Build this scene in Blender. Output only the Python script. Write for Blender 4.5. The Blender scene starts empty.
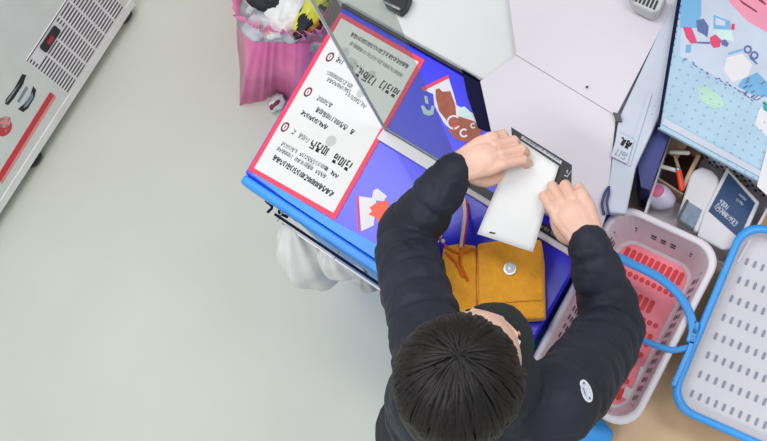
import bpy, bmesh, math, random
from mathutils import Vector, Matrix, noise
random.seed(7)
C = bpy.context.scene.collection
sc = bpy.context.scene
V = Vector
# ------------------------------------------------------------------ camera: where it stands and how a pixel meets a plane
F = 1000.0; HC = 2.8
def cray(px, py): return V((px-383.5, -(py-220.5), -F))
DN = cray(610, 525).normalized(); UP = -DN
_a = cray(340, 12); _a = _a/_a.dot(DN); _b = cray(425, 60); _b = _b/_b.dot(DN)
XA = (_b-_a).normalized(); YA = UP.cross(XA)
RM = Matrix((XA, YA, UP))                     # world from camera
CAM = V((0, 0, HC))
def P(px, py, z):
    d = RM @ cray(px, py); t = (z-HC)/d.z
    return CAM + d*t
def on_plane(px, py, p0, n):
    d = RM @ cray(px, py); t = (p0-CAM).dot(n)/d.dot(n)
    return CAM + d*t
cd = bpy.data.cameras.new('camera'); cam = bpy.data.objects.new('camera', cd); C.objects.link(cam)
cd.sensor_width = 36; cd.lens = F*36/767; cd.clip_start = 0.02
cam.matrix_world = Matrix.Translation(CAM) @ RM.to_4x4()
sc.camera = cam
sc.view_settings.view_transform = 'Standard'; sc.view_settings.look = 'None'
sc.view_settings.gamma = 1; sc.view_settings.use_curve_mapping = False; sc.view_settings.exposure = 0.0

# ------------------------------------------------------------------ materials
def lin(c):
    def f(v):
        v = v/255
        return v/12.92 if v <= .04045 else ((v+.055)/1.055)**2.4
    return (f(c[0]), f(c[1]), f(c[2]), 1)
def mat(name, rgb, rough=.5, metal=0, var=.06, scale=12, bump=0, bscale=60, sheen=0, coat=0, sss=0, detail=3, alpha=None, spec=.5):
    m = bpy.data.materials.new(name); m.use_nodes = True
    nt = m.node_tree; b = nt.nodes['Principled BSDF']
    tc = nt.nodes.new('ShaderNodeTexCoord')
    n = nt.nodes.new('ShaderNodeTexNoise'); n.inputs['Scale'].default_value = scale; n.inputs['Detail'].default_value = detail
    nt.links.new(tc.outputs['Object'], n.inputs['Vector'])
    r = nt.nodes.new('ShaderNodeValToRGB'); c = lin(rgb)
    r.color_ramp.elements[0].position = .3; r.color_ramp.elements[1].position = .7
    r.color_ramp.elements[0].color = [max(0, v*(1-var)) for v in c[:3]]+[1]
    r.color_ramp.elements[1].color = [min(1, v*(1+var)) for v in c[:3]]+[1]
    nt.links.new(n.outputs['Fac'], r.inputs['Fac']); nt.links.new(r.outputs['Color'], b.inputs['Base Color'])
    b.inputs['Roughness'].default_value = rough; b.inputs['Metallic'].default_value = metal
    b.inputs['Specular IOR Level'].default_value = spec
    if sheen: b.inputs['Sheen Weight'].default_value = sheen
    if coat: b.inputs['Coat Weight'].default_value = coat
    if sss: b.inputs['Subsurface Weight'].default_value = sss; b.inputs['Subsurface Radius'].default_value = (.01, .004, .002)
    if alpha is not None: b.inputs['Alpha'].default_value = alpha
    if bump:
        n2 = nt.nodes.new('ShaderNodeTexNoise'); n2.inputs['Scale'].default_value = bscale; n2.inputs['Detail'].default_value = 4
        nt.links.new(tc.outputs['Object'], n2.inputs['Vector'])
        bp = nt.nodes.new('ShaderNodeBump'); bp.inputs['Strength'].default_value = bump; bp.inputs['Distance'].default_value = .01
        nt.links.new(n2.outputs['Fac'], bp.inputs['Height']); nt.links.new(bp.outputs['Normal'], b.inputs['Normal'])
    return m
M = {}
def dm(k, *a, **kw): M[k] = mat(k, *a, **kw)
dm('floor_vinyl', (203, 205, 194), .55, var=.05, scale=1.6, detail=5)
dm('white_enamel', (226, 227, 224), .35)
dm('face_enamel', (214, 220, 214), .35, var=.03)
dm('grille_grey', (228, 228, 228), .5, var=.03)
dm('black', (18, 18, 20), .45)
dm('dark_slot', (52, 54, 56), .8)
dm('red_led', (170, 25, 45), .3)
dm('red_print', (206, 52, 62), .5)
dm('pink_print', (226, 150, 150), .5)
dm('ink', (78, 82, 86), .7)
dm('ink_bold', (30, 30, 34), .7)
dm('ink_soft', (140, 145, 146), .7)
dm('ink_red', (120, 50, 70), .7)
dm('ink_smudge', (186, 189, 188), .7)
dm('paper', (216, 216, 216), .6, var=.02)
dm('card_white', (214, 211, 217), .5, var=.02)
dm('counter_white', (206, 206, 207), .45, var=.03, scale=4)
dm('box_white', (207, 201, 210), .45, var=.025, scale=4)
dm('pale_blue_white', (188, 194, 208), .4, var=.05, scale=9)
dm('royal_blue', (38, 38, 222), .3, var=.10, scale=3, coat=.1)
dm('azure', (32, 138, 226), .35, var=.08, scale=14)
dm('azure_rim', (52, 150, 226), .35, var=.06, scale=14)
dm('navy_dark', (16, 18, 54), .8, spec=.15)
dm('navy', (46, 54, 112), .5, var=.15)
dm('red_border', (222, 50, 84), .5)
dm('dark_metal', (24, 24, 38), .5)
dm('silver_grey', (176, 176, 184), .5)
dm('silver', (170, 172, 178), .3, metal=.6)
dm('orange_felt', (255, 172, 40), .85, var=.10, scale=60, bump=.5, bscale=300, sheen=.3)
dm('orange_dark', (214, 112, 10), .85, var=.1, scale=60)
dm('jacket', (38, 41, 52), .6, var=.25, scale=9, bump=.15, bscale=45, spec=.25)
dm('jacket_grey', (50, 53, 56), .6, var=.2, scale=9, bump=.25, bscale=45, sheen=.25)
dm('trousers', (34, 36, 46), .8, var=.2, scale=40)
dm('shoe', (30, 30, 32), .5)
dm('skin', (222, 180, 160), .5, var=.06, scale=30, sss=.12, bump=.12, bscale=120)
dm('nail', (236, 190, 176), .3)
dm('hair', (22, 18, 17), .5, var=.35, scale=40, spec=.3)
dm('mask_black', (26, 30, 32), .8)
dm('eye_white', (235, 232, 228), .2)
dm('basket_white', (220, 213, 220), .4, var=.03)
dm('basket_pink', (240, 126, 142), .4, var=.10, scale=10)
dm('slot_red', (214, 10, 26), .4, var=.1)
dm('slot_dark', (60, 50, 66), .7)
dm('slot_grey', (140, 142, 158), .7)
dm('basket_grey', (202, 199, 206), .45, var=.03)
dm('tan_wood', (208, 178, 140), .5, var=.10, scale=7)
dm('brown', (74, 48, 42), .7, var=.2)
dm('cardboard', (176, 148, 118), .8)
dm('stick_white', (230, 222, 214), .5)
dm('stick_tan', (198, 168, 138), .6)
dm('orange_red', (232, 70, 36), .4)
dm('screen_blue', (52, 74, 112), .2)
dm('screen_grey', (122, 138, 156), .25, var=.2, scale=60)
dm('print_cyan', (162, 190, 209), .5, var=.06, scale=12)
dm('print_pale', (184, 193, 210), .5, var=.06, scale=16)
dm('print_blue', (110, 165, 205), .5)
dm('print_navy', (84, 102, 150), .5)
dm('print_magenta', (206, 66, 110), .5)
dm('print_green', (168, 204, 186), .5, var=.05)
dm('print_teal', (40, 150, 140), .5)
dm('print_pink', (222, 140, 166), .5)
dm('print_dot', (138, 164, 190), .6)
dm('print_brown', (150, 72, 50), .5, var=.2, scale=60)
dm('print_mint', (190, 216, 214), .5)
dm('pink_dot', (226, 110, 156), .5)
dm('yellow', (214, 214, 60), .4, var=.15)
dm('dark_fabric', (34, 36, 44), .8)
dm('lilac_plastic', (206, 202, 222), .35, var=.06, scale=20)
dm('bag_white', (224, 226, 224), .35, var=.05, scale=18, alpha=.93)
dm('bag_grey', (176, 182, 184), .3, var=.2, scale=25, alpha=.9)
dm('cabinet_grey', (186, 188, 190), .5)
dm('pink_film', (255, 126, 184), .3, var=.14, scale=9, alpha=.92)
dm('pink_film_thin', (250, 140, 188), .25, var=.14, scale=9, alpha=.74)
dm('clear_wrap', (206, 208, 216), .2, var=.15, scale=25, alpha=.75)
dm('strap_red', (214, 40, 60), .6)
dm('strap_white', (230, 200, 205), .6)
dm('ceiling_white', (235, 235, 232), .8)
# tinted acrylic
m = bpy.data.materials.new('tinted_acrylic'); m.use_nodes = True; nt = m.node_tree
for n in list(nt.nodes): nt.nodes.remove(n)
out = nt.nodes.new('ShaderNodeOutputMaterial'); mx = nt.nodes.new('ShaderNodeMixShader')
tr = nt.nodes.new('ShaderNodeBsdfTransparent'); df = nt.nodes.new('ShaderNodeBsdfDiffuse')
tr.inputs[0].default_value = lin((230, 233, 230)); df.inputs[0].default_value = lin((175, 184, 180)); mx.inputs[0].default_value = .09
nt.links.new(tr.outputs[0], mx.inputs[1]); nt.links.new(df.outputs[0], mx.inputs[2]); nt.links.new(mx.outputs[0], out.inputs[0])
M['tinted_acrylic'] = m
m = bpy.data.materials.new('lamp_glow'); m.use_nodes = True
e = m.node_tree.nodes['Principled BSDF']; e.inputs['Emission Color'].default_value = (1, 1, 1, 1); e.inputs['Emission Strength'].default_value = 3
M['lamp_glow'] = m

# ------------------------------------------------------------------ object helpers
def obj(name, bm, mats, parent=None, smooth=False, recalc=True):
    me = bpy.data.meshes.new(name)
    if recalc: bmesh.ops.recalc_face_normals(bm, faces=bm.faces)
    bm.to_mesh(me); bm.free()
    for k in ([mats] if isinstance(mats, str) else mats): me.materials.append(M[k])
    if smooth:
        for p in me.polygons: p.use_smooth = True
    o = bpy.data.objects.new(name, me); C.objects.link(o)
    if parent is not None:
        o.parent = parent
        o.matrix_parent_inverse = Matrix.Translation(parent.location).inverted()
    return o
def tag(o, label, cat, group=None, kind=None):
    o['label'] = label; o['category'] = cat
    if group: o['group'] = group
    if kind: o['kind'] = kind
    return o
def thing(name, label, cat, loc=(0, 0, 0), group=None):
    o = bpy.data.objects.new(name, None); C.objects.link(o); o.location = loc; o.empty_display_size = .05
    return tag(o, label, cat, group)
def bevel(o, w=.003, seg=2):
    b = o.modifiers.new('bevel', 'BEVEL'); b.width = w; b.segments = seg; b.limit_method = 'ANGLE'; b.angle_limit = .6
    return o
def NB(): return bmesh.new()
def prism(bm, pts, z0, z1, mi=0):
    """closed prism from a list of (x, y[, _]) world points"""
    lo = [bm.verts.new((p[0], p[1], z0)) for p in pts]; hi = [bm.verts.new((p[0], p[1], z1)) for p in pts]
    fs = [bm.faces.new(hi), bm.faces.new(lo[::-1])]
    n = len(pts)
    for i in range(n): fs.append(bm.faces.new((lo[i], lo[(i+1) % n], hi[(i+1) % n], hi[i])))
    for f in fs: f.material_index = mi
    return bm
def pprism(bm, px, z0, z1, mi=0):
    return prism(bm, [P(x, y, z1) for x, y in px], z0, z1, mi)
def box(bm, lo, hi, mi=0):
    return prism(bm, [(lo[0], lo[1]), (hi[0], lo[1]), (hi[0], hi[1]), (lo[0], hi[1])], lo[2], hi[2], mi)
def slab(bm, pts3, n, t, mi=0):
    """thin solid: polygon pts3 raised by t along n"""
    lo = [bm.verts.new(p) for p in pts3]; hi = [bm.verts.new(V(p)+n*t) for p in pts3]
    fs = [bm.faces.new(hi), bm.faces.new(lo[::-1])]; k = len(lo)
    for i in range(k): fs.append(bm.faces.new((lo[i], lo[(i+1) % k], hi[(i+1) % k], hi[i])))
    for f in fs: f.material_index = mi
def decal(bm, pts3, mi=0):
    f = bm.faces.new([bm.verts.new(p) for p in pts3]); f.material_index = mi
def catmull(pts, n):
    pts = [V(p) for p in pts]; q = [pts[0]*2-pts[1]]+pts+[pts[-1]*2-pts[-2]]; out = []
    segs = len(pts)-1
    for k in range(n+1):
        t = k/n*segs; i = min(int(t), segs-1); u = t-i
        a, b, c, d = q[i], q[i+1], q[i+2], q[i+3]
        out.append(.5*((2*b)+(c-a)*u+(2*a-5*b+4*c-d)*u*u+(3*b-a-3*c+d)*u**3))
    return out
def lerpl(vals, n):
    out = []
    for k in range(n+1):
        t = k/n*(len(vals)-1); i = min(int(t), len(vals)-2); out.append(vals[i]+(vals[i+1]-vals[i])*(t-i))
    return out
def tube(bm, pts, rad, seg=12, flat=None, mi=0, cap=True, closed=False):
    """swept tube; flat=(direction, factor) squeezes the section along a direction"""
    n = len(pts); pts = [V(p) for p in pts]
    if not isinstance(rad, (list, tuple)): rad = [rad]*n
    rings = []; nrm = None
    path = []
    if cap and not closed:   # rounded ends
        t0 = (pts[0]-pts[1]).normalized(); t1 = (pts[-1]-pts[-2]).normalized()
        for a in (80, 50, 22): path.append((pts[0]+t0*rad[0]*math.sin(math.radians(a)), rad[0]*math.cos(math.radians(a)), -t0))
    for i in range(n):
        if closed: t = pts[(i+1) % n]-pts[i-1]
        else: t = pts[min(i+1, n-1)]-pts[max(i-1, 0)]
        path.append((pts[i], rad[i], t.normalized()))
    if cap and not closed:
        for a in (22, 50, 80): path.append((pts[-1]+t1*rad[-1]*math.sin(math.radians(a)), rad[-1]*math.cos(math.radians(a)), t1))
    for p, r, t in path:
        if nrm is None:
            nrm = t.orthogonal().normalized()
        nrm = (nrm-t*nrm.dot(t)).normalized(); bn = t.cross(nrm)
        ring = []
        for k in range(seg):
            a = 2*math.pi*k/seg; d = (nrm*math.cos(a)+bn*math.sin(a))*r
            if flat: d = d-flat[0]*d.dot(flat[0])*(1-flat[1])
            ring.append(bm.verts.new(p+d))
        rings.append(ring)
    m_ = len(rings)
    for i in range(m_ if closed else m_-1):
        A, B = rings[i], rings[(i+1) % m_]
        for k in range(seg):
            f = bm.faces.new((A[k], A[(k+1) % seg], B[(k+1) % seg], B[k])); f.material_index = mi
    if not closed:
        bm.faces.new(rings[0][::-1]).material_index = mi; bm.faces.new(rings[-1]).material_index = mi
def ell(bm, c, r, fr=None, seg=20, mi=0, fn=None):
    c = V(c); fr = fr or (V((1, 0, 0)), V((0, 1, 0)), V((0, 0, 1)))
    vs = []; rows = seg//2+1
    for i in range(rows+1):
        th = math.pi*i/rows; row = []
        for k in range(seg):
            ph = 2*math.pi*k/seg
            l = V((math.sin(th)*math.cos(ph), math.sin(th)*math.sin(ph), math.cos(th)))
            if i in (0, rows) and k: row.append(row[0]); continue
            s = fn(l) if fn else 1
            row.append(bm.verts.new(c+(fr[0]*l.x*r[0]+fr[1]*l.y*r[1]+fr[2]*l.z*r[2])*s))
        vs.append(row)
    for i in range(rows):
        for k in range(seg):
            q = [vs[i][k], vs[i+1][k], vs[i+1][(k+1) % seg], vs[i][(k+1) % seg]]
            u = []
            for v in q:
                if v not in u: u.append(v)
            if len(u) > 2: bm.faces.new(u).material_index = mi
def disc_pts(c, a, b, ra, rb, n=20): return [c+a*ra*math.cos(2*math.pi*k/n)+b*rb*math.sin(2*math.pi*k/n) for k in range(n)]
def glyphs(bm, o, ux, uy, n, length, h, w, mi, skip=.1, rng=random):
    """a line of small block characters, too small to read: o start (baseline), ux/uy unit axes"""
    cw = length/n
    for i in range(n):
        if rng.random() < skip*.5: continue
        c = o+ux*(cw*i)
        def st(x0, y0, x1, y1):
            x0, x1 = x0*cw, x1*cw; y0, y1 = y0*h, y1*h
            if abs(x1-x0) < w: x1 = x0+w
            if abs(y1-y0) < w: y1 = y0+w
            decal(bm, [c+ux*x0+uy*y0, c+ux*x1+uy*y0, c+ux*x1+uy*y1, c+ux*x0+uy*y1], mi)
        fin = rng.random() < .55; b0 = .48 if fin else .12
        t = rng.choice('gnbso')                        # first letter of the block
        if t in 'gbs': st(.08, .92, .48, .92)
        if t in 'nbso': st(.08, b0, .48, b0)
        if t in 'gb': st(.42, b0, .42, .95)
        if t in 'nbso': st(.08, b0, .08, .92)
        if t == 'o': st(.08, .86, .44, .86); st(.40, b0, .40, .9)
        st(.70, b0-.05, .70, 1)                        # upright and its tick
        if rng.random() < .7: st(.70, .70, .86, .70)
        if fin:
            st(.22, .02, .80, .02)
            if rng.random() < .6: st(.22, .32, .80, .32)
            st(.70 if rng.random() < .5 else .22, .02, .70 if rng.random() < .5 else .22, .34)
Z = V((0, 0, 1)); X = V((1, 0, 0)); Y = V((0, 1, 0))

# ------------------------------------------------------------------ setting: floor, far walls of the shop, ceiling
bm = NB(); box(bm, (-4, -3.2, -.05), (3, 4, 0)); o = obj('floor', bm, 'floor_vinyl'); o['kind'] = 'structure'
bm = NB(); box(bm, (-4.1, -3.2, 0), (-4, 4, 3.3)); o = obj('wall_left', bm, 'ceiling_white'); o['kind'] = 'structure'
bm = NB(); box(bm, (-4, 4, 0), (3, 4.1, 3.3)); o = obj('wall_back', bm, 'ceiling_white'); o['kind'] = 'structure'

# ------------------------------------------------------------------ chest freezer at the left, its front towards us
f0 = P(134, 3, .055); f1 = P(0, 210, .055)
fu = (f1-f0); fu.z = 0; fu.normalize(); fn_ = fu.cross(Z); fn_.z = 0
if fn_.x < 0: fn_ = -fn_
fn_.normalize()
def fp(px, py, off=.001):
    return on_plane(px, py, f0, fn_)+fn_*off
t = thing('chest_freezer', 'white chest freezer with vent grille and red-lit display, standing on the bare floor', 'freezer', (f0+f1)/2-V((0, 0, .055)))
bm = NB()
a = f0-fu*.0; b = f0+fu*1.35; dpt = -fn_*.62
prism(bm, [a, b, b+dpt, a+dpt], .055, .88)
bevel(obj('body', bm, 'face_enamel', t), .008, 3)
bm = NB(); prism(bm, [a+fn_*.004, b+fn_*.004, b+fn_*-.001, a+fn_*-.001], .05, .082)
obj('kick_strip', bm, 'white_enamel', t)
bm = NB(); prism(bm, [a+fn_*.012, b+fn_*.012, b+dpt, a+dpt], .885, .92)
bevel(obj('lid', bm, 'white_enamel', t), .008, 3)
# the grille: a light inset plate with louvre slots
gbl = fp(76, 101, 0); gu0 = (gbl-f0).dot(fu)               # lower end along u
gz1 = fp(26, 60, 0).z; gz0 = .088
def fq(u, z, off=.001): return V((f0.x, f0.y, 0))+fu*u+fn_*off+Z*z
ulen = gu0-.012
bm = NB(); slab(bm, [fq(.035, gz0, 0), fq(gu0, gz0, 0), fq(gu0, gz1, 0), fq(.035, gz1, 0)], fn_, .003)
dd = fp(49, 38.5, 0); du = (dd-f0).dot(fu); dz = dd.z
ncol = 6; cw = (gu0-.035)/ncol; rows = 15; rh = (gz1-gz0-.012)/rows
for c in range(ncol):
    for r in range(rows):
        u0 = gu0-(c+1)*cw+.004; u1 = gu0-c*cw-.004; z0 = gz0+.008+r*rh
        if c == 0: pass
        if abs((z0)-dz) < .034 and u1 > du-.05 and u0 < du+.055:
            if c == 0: u0 = u1-.012
            elif u0 < du-.05: u1 = du-.055
            else: continue
        if u1-u0 < .008: continue
        slab(bm, [fq(u0, z0, .0031), fq(u1, z0, .0031), fq(u1, z0+rh*.36, .0031), fq(u0, z0+rh*.36, .0031)], fn_, .0006, 1)
slab(bm, [fq(.035, gz1-.004, .003), fq(gu0, gz1-.004, .003), fq(gu0, gz1, .003), fq(.035, gz1, .003)], fn_, .0008, 1)
obj('vent_grille', bm, ['grille_grey', 'dark_slot'], t)
def rrect(cu, cz, hu, hz, r, off):
    pts = []
    for sx, sz, a0 in ((1, 1, 0), (-1, 1, 90), (-1, -1, 180), (1, -1, 270)):
        for k in range(5):
            an = math.radians(a0+k*22.5); pts.append(fq(cu+sx*(hu-r)+r*math.cos(an), cz+sz*(hz-r)+r*math.sin(an), off))
    return pts
bm = NB(); slab(bm, rrect(du, dz, .042, .019, .008, .003), fn_, .005); dsp = bevel(obj('display', bm, 'black', t), .001)
bm = NB(); slab(bm, rrect(du+.002, dz, .014, .009, .003, .008), fn_, .0012); obj('red_digits', bm, 'red_led', dsp)['label'] = 'red glowing readout'
# printed pictures and red stripe
def fpoly(px, off=.0012): return [fp(x, y, off) for x, y in px]
bm = NB()
slab(bm, fpoly([(50, 92), (54, 95), (0, 182), (-4, 178)], 0), fn_, .0012)
slab(bm, fpoly([(54, 95), (56, 97), (2, 184), (0, 182)], 0), fn_, .0010, 1)
obj('red_stripe', bm, ['red_print', 'pink_print'], t)
bm = NB()
slab(bm, fpoly([(22, 74), (26, 75), (23, 84), (14, 98), (8, 105), (5, 104), (6, 99), (14, 89), (19, 80)], 0), fn_, .001, 0)
slab(bm, fpoly([(20, 83), (10, 98), (6, 103), (7, 99), (13, 91)], .001), fn_, .0006, 1)
slab(bm, fpoly([(33, 86), (36, 90), (34, 98), (28, 108), (23, 112), (18, 109), (24, 104), (30, 96)], 0), fn_, .001, 0)
slab(bm, fpoly([(32, 92), (33, 97), (27, 106), (23, 108), (27, 100)], .001), fn_, .0006, 2)
slab(bm, fpoly([(26, 86), (28, 88), (19, 103), (17, 101)], 0), fn_, .001, 2)
obj('fish_print', bm, ['ink_bold', 'ink_soft', 'screen_grey'], t)
bm = NB(); c0 = fp(3, 127, 0); slab(bm, disc_pts(c0, fu, Z, .030, .038, 24), fn_, .001, 0)
c1 = fp(5, 122, .001); slab(bm, disc_pts(c1, fu, Z, .018, .022, 18), fn_, .0006, 1)
for k in range(7):
    cc = fp(random.uniform(-2, 11), random.uniform(117, 132), .0016); slab(bm, disc_pts(cc, fu, Z, .006, .005, 8), fn_, .0003, random.choice((2, 0)))
obj('food_print', bm, ['red_print', 'pink_print', 'ink_soft'], t)
for px, py in ((129, 17), (38, 161)):
    w = P(px, py, .03); w = w - fn_*.025
    bm = NB(); tube(bm, [w-fu*.009+Z*-.005, w+fu*.009+Z*-.005], .023, 20); 
    box(bm, (w.x-.014, w.y-.014, w.z+.012), (w.x+.014, w.y+.014, .055))
    obj('castor', bm, 'black', t, True)
w = f1-fn_*.5; 
for q in (f0+fu*.06-fn_*.55, f0+fu*1.25-fn_*.55, f0+fu*1.25-fn_*.03):
    bm = NB(); w = V((q.x, q.y, .025)); tube(bm, [w-fu*.009, w+fu*.009], .023, 20); box(bm, (w.x-.014, w.y-.014, .04), (w.x+.014, w.y+.014, .055))
    obj('castor', bm, 'black', t, True)

# ------------------------------------------------------------------ the blue cabinet with its posters
ZT = .86
cr1 = P(578, 262, ZT); 
edge = [(-1.020, .168), (-.298, .168), (cr1.x, cr1.y), (cr1.x-.035, .6), (-1.068, .6)]
t = thing('blue_cabinet', 'royal blue display cabinet with azure front, under the red-bordered poster', 'cabinet', (-.67, .38, 0))
bm = NB(); prism(bm, [(-1.014, .172), (-.304, .172), (cr1.x-.01, cr1.y), (cr1.x-.045, .595), (-1.058, .595)], .0, .83)
obj('body', bm, 'azure', t)
bm = NB(); prism(bm, edge, .83, ZT); bevel(obj('top', bm, 'royal_blue', t), .004)
bm = NB(); box(bm, (-1.022, .146, .805), (-.298, .168, .853)); bevel(obj('front_lip', bm, 'azure', t), .006, 3)
bm = NB(); prism(bm, [P(250, 173, ZT), V((-.9, .1685, 0)), V((-.5, .1685, 0)), P(440, 285, ZT), P(378, 245, ZT), P(335, 222, ZT), P(262, 176, ZT)], ZT, ZT+.0006); obj('azure_band', bm, 'azure', t)
bm = NB(); pts = [P(462, 70, ZT), P(474, 77, ZT), P(484, 84, ZT), P(495, 134, ZT), P(478, 128, ZT), P(468, 98, ZT)]
prism(bm, pts, ZT, ZT+.006); obj('corner_trim', bm, 'navy_dark', t)
e0 = P(342, 12, ZT); bm = NB(); box(bm, (-1.070, .600, .80), (-.69, .607, .866)); box(bm, (-1.070, .607, .80), (-.69, .611, .864), 1)
o = bevel(obj('back_rail', bm, ['dark_metal', 'silver'], t), .002)
# printed treats on the blue top
def zp(l, z, s=1, ox=0, oy=0): return [P(ox+x/s, oy+y/s, z) for x, y in l]
bm = NB(); zt = ZT
def lay(l, mi, k, s=4.41, ox=405, oy=60): slab(bm, zp(l, zt+.0004*k, s, ox, oy), Z, .0004, mi)
lay([(75, 130), (190, 72), (215, 150), (228, 200), (300, 235), (340, 300), (300, 350), (230, 345), (170, 275), (130, 200), (125, 150)], 0, 0)
lay([(72, 122), (192, 66), (194, 80), (78, 138)], 3, 1)
lay([(135, 130), (150, 125), (165, 140), (200, 138), (222, 200), (226, 250), (180, 262), (150, 225), (135, 165)], 1, 1)
lay([(180, 260), (225, 245), (300, 268), (340, 300), (330, 345), (280, 365), (225, 350), (190, 310)], 1, 1)
lay([(232, 215), (262, 205), (300, 240), (298, 252), (250, 250)], 4, 2)
for (cx, cy, ra, th, mi_) in ((215, 275, 32, 8, 0), (260, 322, 20, 8, 0), (225, 300, 14, 6, 3), (300, 290, 12, 5, 0)):
    for k in range(14):
        a0 = k/18*2*math.pi+.6; a1 = (k+1)/18*2*math.pi+.6
        lay([(cx+ra*math.cos(a0), cy+ra*math.sin(a0)), (cx+ra*math.cos(a1), cy+ra*math.sin(a1)), (cx+(ra-th)*math.cos(a1), cy+(ra-th)*math.sin(a1)), (cx+(ra-th)*math.cos(a0), cy+(ra-th)*math.sin(a0))], mi_, 3)
lay([(70, 203), (82, 200), (98, 222), (112, 222), (118, 200), (130, 205), (125, 240), (105, 246), (82, 238)], 4, 0)
lay([(85, 158), (98, 160), (104, 195), (90, 190)], 4, 0)
obj('treat_print', bm, ['card_white', 'print_brown', 'red_print', 'red_border', 'print_mint'], t)
bm = NB()
a_ = dict(s=4.0, ox=340, oy=170)
lay([(75, 105), (128, 112), (134, 82), (150, 74), (188, 105), (175, 125), (145, 122), (135, 222), (85, 245)], 0, 0, **a_)
lay([(67, 103), (76, 103), (77, 246), (70, 246)], 3, 1, **a_)
lay([(192, 122), (150, 128), (118, 150), (128, 165), (114, 178), (145, 190), (155, 215), (200, 190)], 1, 1, **a_)
obj('treat_print', bm, ['card_white', 'orange_red', 'red_print', 'red_border'], t)

# the poster
pz = ZT+.0012
cA, cB, cC, cD = P(340, 12, pz), P(425, 60, pz), P(335, 220, pz), P(248, 170, pz)
px_ = (cB-cA).normalized(); py_ = (cA-cD).normalized()
def pp(x, y, off=.0006): return P(x, y, pz+off)
bm = NB(); slab(bm, [cD-Z*.001, cC-Z*.001, cB-Z*.001, cA-Z*.001], Z, .0012, 1)
ctr = (cA+cB+cC+cD)/4
def inn(c, d=.011):
    s = (px_ if (c-ctr).dot(px_) < 0 else -px_)*d+(py_ if (c-ctr).dot(py_) < 0 else -py_)*d
    return c+s
slab(bm, [inn(cD), inn(cC), inn(cB), inn(cA)], Z, .0006, 0)
rg = random.Random(3)
UX = (P(367, 93, pz)-P(330, 72, pz)).normalized(); UX = px_; UY = Z.cross(UX)
def row(x0, y0, x1, y1, h, w, mi, skip=.1):
    a, b = pp(x0, y0, .0008), pp(x1, y1, .0008); L = (b-a).length; ux = (b-a).normalized(); uy = Z.cross(ux)
    glyphs(bm, a-uy*h*.5, ux, uy, max(2, round(L/h*1.25)), L, h, w*1.25, mi, skip, rg)
def ringmark(x, y, rx, ry):
    c = pp(x, y, .0008)
    for k in range(16):
        a0 = k/16*2*math.pi; a1 = (k+1)/16*2*math.pi
        decal(bm, [c+UX*rx*math.cos(a0)+UY*ry*math.sin(a0), c+UX*rx*math.cos(a1)+UY*ry*math.sin(a1),
                   c+UX*rx*.6*math.cos(a1)+UY*ry*.6*math.sin(a1), c+UX*rx*.6*math.cos(a0)+UY*ry*.6*math.sin(a0)], 5)
    decal(bm, [c-UX*rx*.12-UY*ry*.35, c+UX*rx*.12-UY*ry*.35, c+UX*rx*.12+UY*ry*.35, c-UX*rx*.12+UY*ry*.35], 5)
for x, y in ((330, 57), (308, 92), (285, 127)): ringmark(x, y, .0085, .0125)
row(351, 34, 408, 67, .010, .0016, 2)
row(350, 43, 402, 76, .009, .0014, 4)
row(336, 59, 350, 67, .011, .0018, 2)
row(352, 65, 362, 72, .016, .0030, 6)
row(356, 71, 375, 83, .021, .0024, 3, 0); row(380, 84, 398, 95, .021, .0024, 3, 0)
row(327, 72, 352, 87, .010, .0015, 4); row(327, 79, 350, 92, .009, .0014, 4); row(346, 93, 366, 107, .010, .0015, 4)
row(314, 96, 332, 106, .011, .0016, 4); 
row(316, 109, 354, 133, .012, .0016, 2, .3); row(301, 112, 327, 128, .010, .0019, 2, 0)
row(292, 131, 309, 141, .012, .0016, 4)
row(310, 143, 328, 153, .021, .0025, 3, 0); row(333, 157, 351, 168, .022, .0025, 3, 0)
row(281, 143, 327, 169, .009, .0014, 4, .05); row(325, 168, 338, 177, .009, .0016, 2)
row(277, 148, 326, 177, .009, .0014, 4, .05); row(273, 157, 333, 195, .012, .0021, 2, 0)
for x, y, ra, rb in ((331, 141, .012, .013), (344, 53, .012, .014), (371, 75, .010, .012), (361, 93, .009, .012), (309, 165, .010, .009), (352, 62, .016, .009)):
    decal(bm, disc_pts(pp(x, y, .0007), UX, UY, ra, rb, 14), 6)
o = obj('poster', bm, ['paper', 'red_border', 'ink', 'ink_bold', 'ink_soft', 'ink_red', 'ink_smudge'], recalc=False)
tag(o, 'white notice poster with red border and small numbered lettering on the blue cabinet', 'poster')
for p_ in o.data.polygons:
    pass

# the acrylic screen on the cabinet
pl = P(386, 131, ZT); pr = V((-.605, 0, 0))
t = thing('acrylic_screen', 'clear tinted upright acrylic screen standing on the blue cabinet, crossing the poster', 'screen', (pl.x+.15, pl.y, ZT))
bm = NB(); box(bm, (pl.x, pl.y-.002, ZT+.010), (pr.x, pl.y+.002, ZT+.84)); obj('screen_panel', bm, 'tinted_acrylic', t)
bm = NB(); box(bm, (pl.x-.0015, pl.y-.003, ZT+.010), (pl.x+.0010, pl.y+.003, ZT+.84)); obj('edge_strip', bm, 'card_white', t)
bm = NB(); y1 = pl.y+.004
box(bm, (pl.x-.004, y1-.030, ZT+.0018), (cr1.x-.004, y1, ZT+.010)); rl = bevel(obj('base_rail', bm, 'card_white', t), .002)
bm = NB(); box(bm, (pl.x+.20, y1-.018, ZT+.010), (cr1.x-.006, y1-.001, ZT+.014), 0)
rr = random.Random(5)
glyphs(bm, V((pl.x+.33, y1-.013, ZT+.0146)), X, Y, 9, .13, .006, .0016, 1, 0, rr)
obj('black_strip', bm, ['black', 'ink_soft'], t)['label'] = 'black strip with small pale marks'

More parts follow.
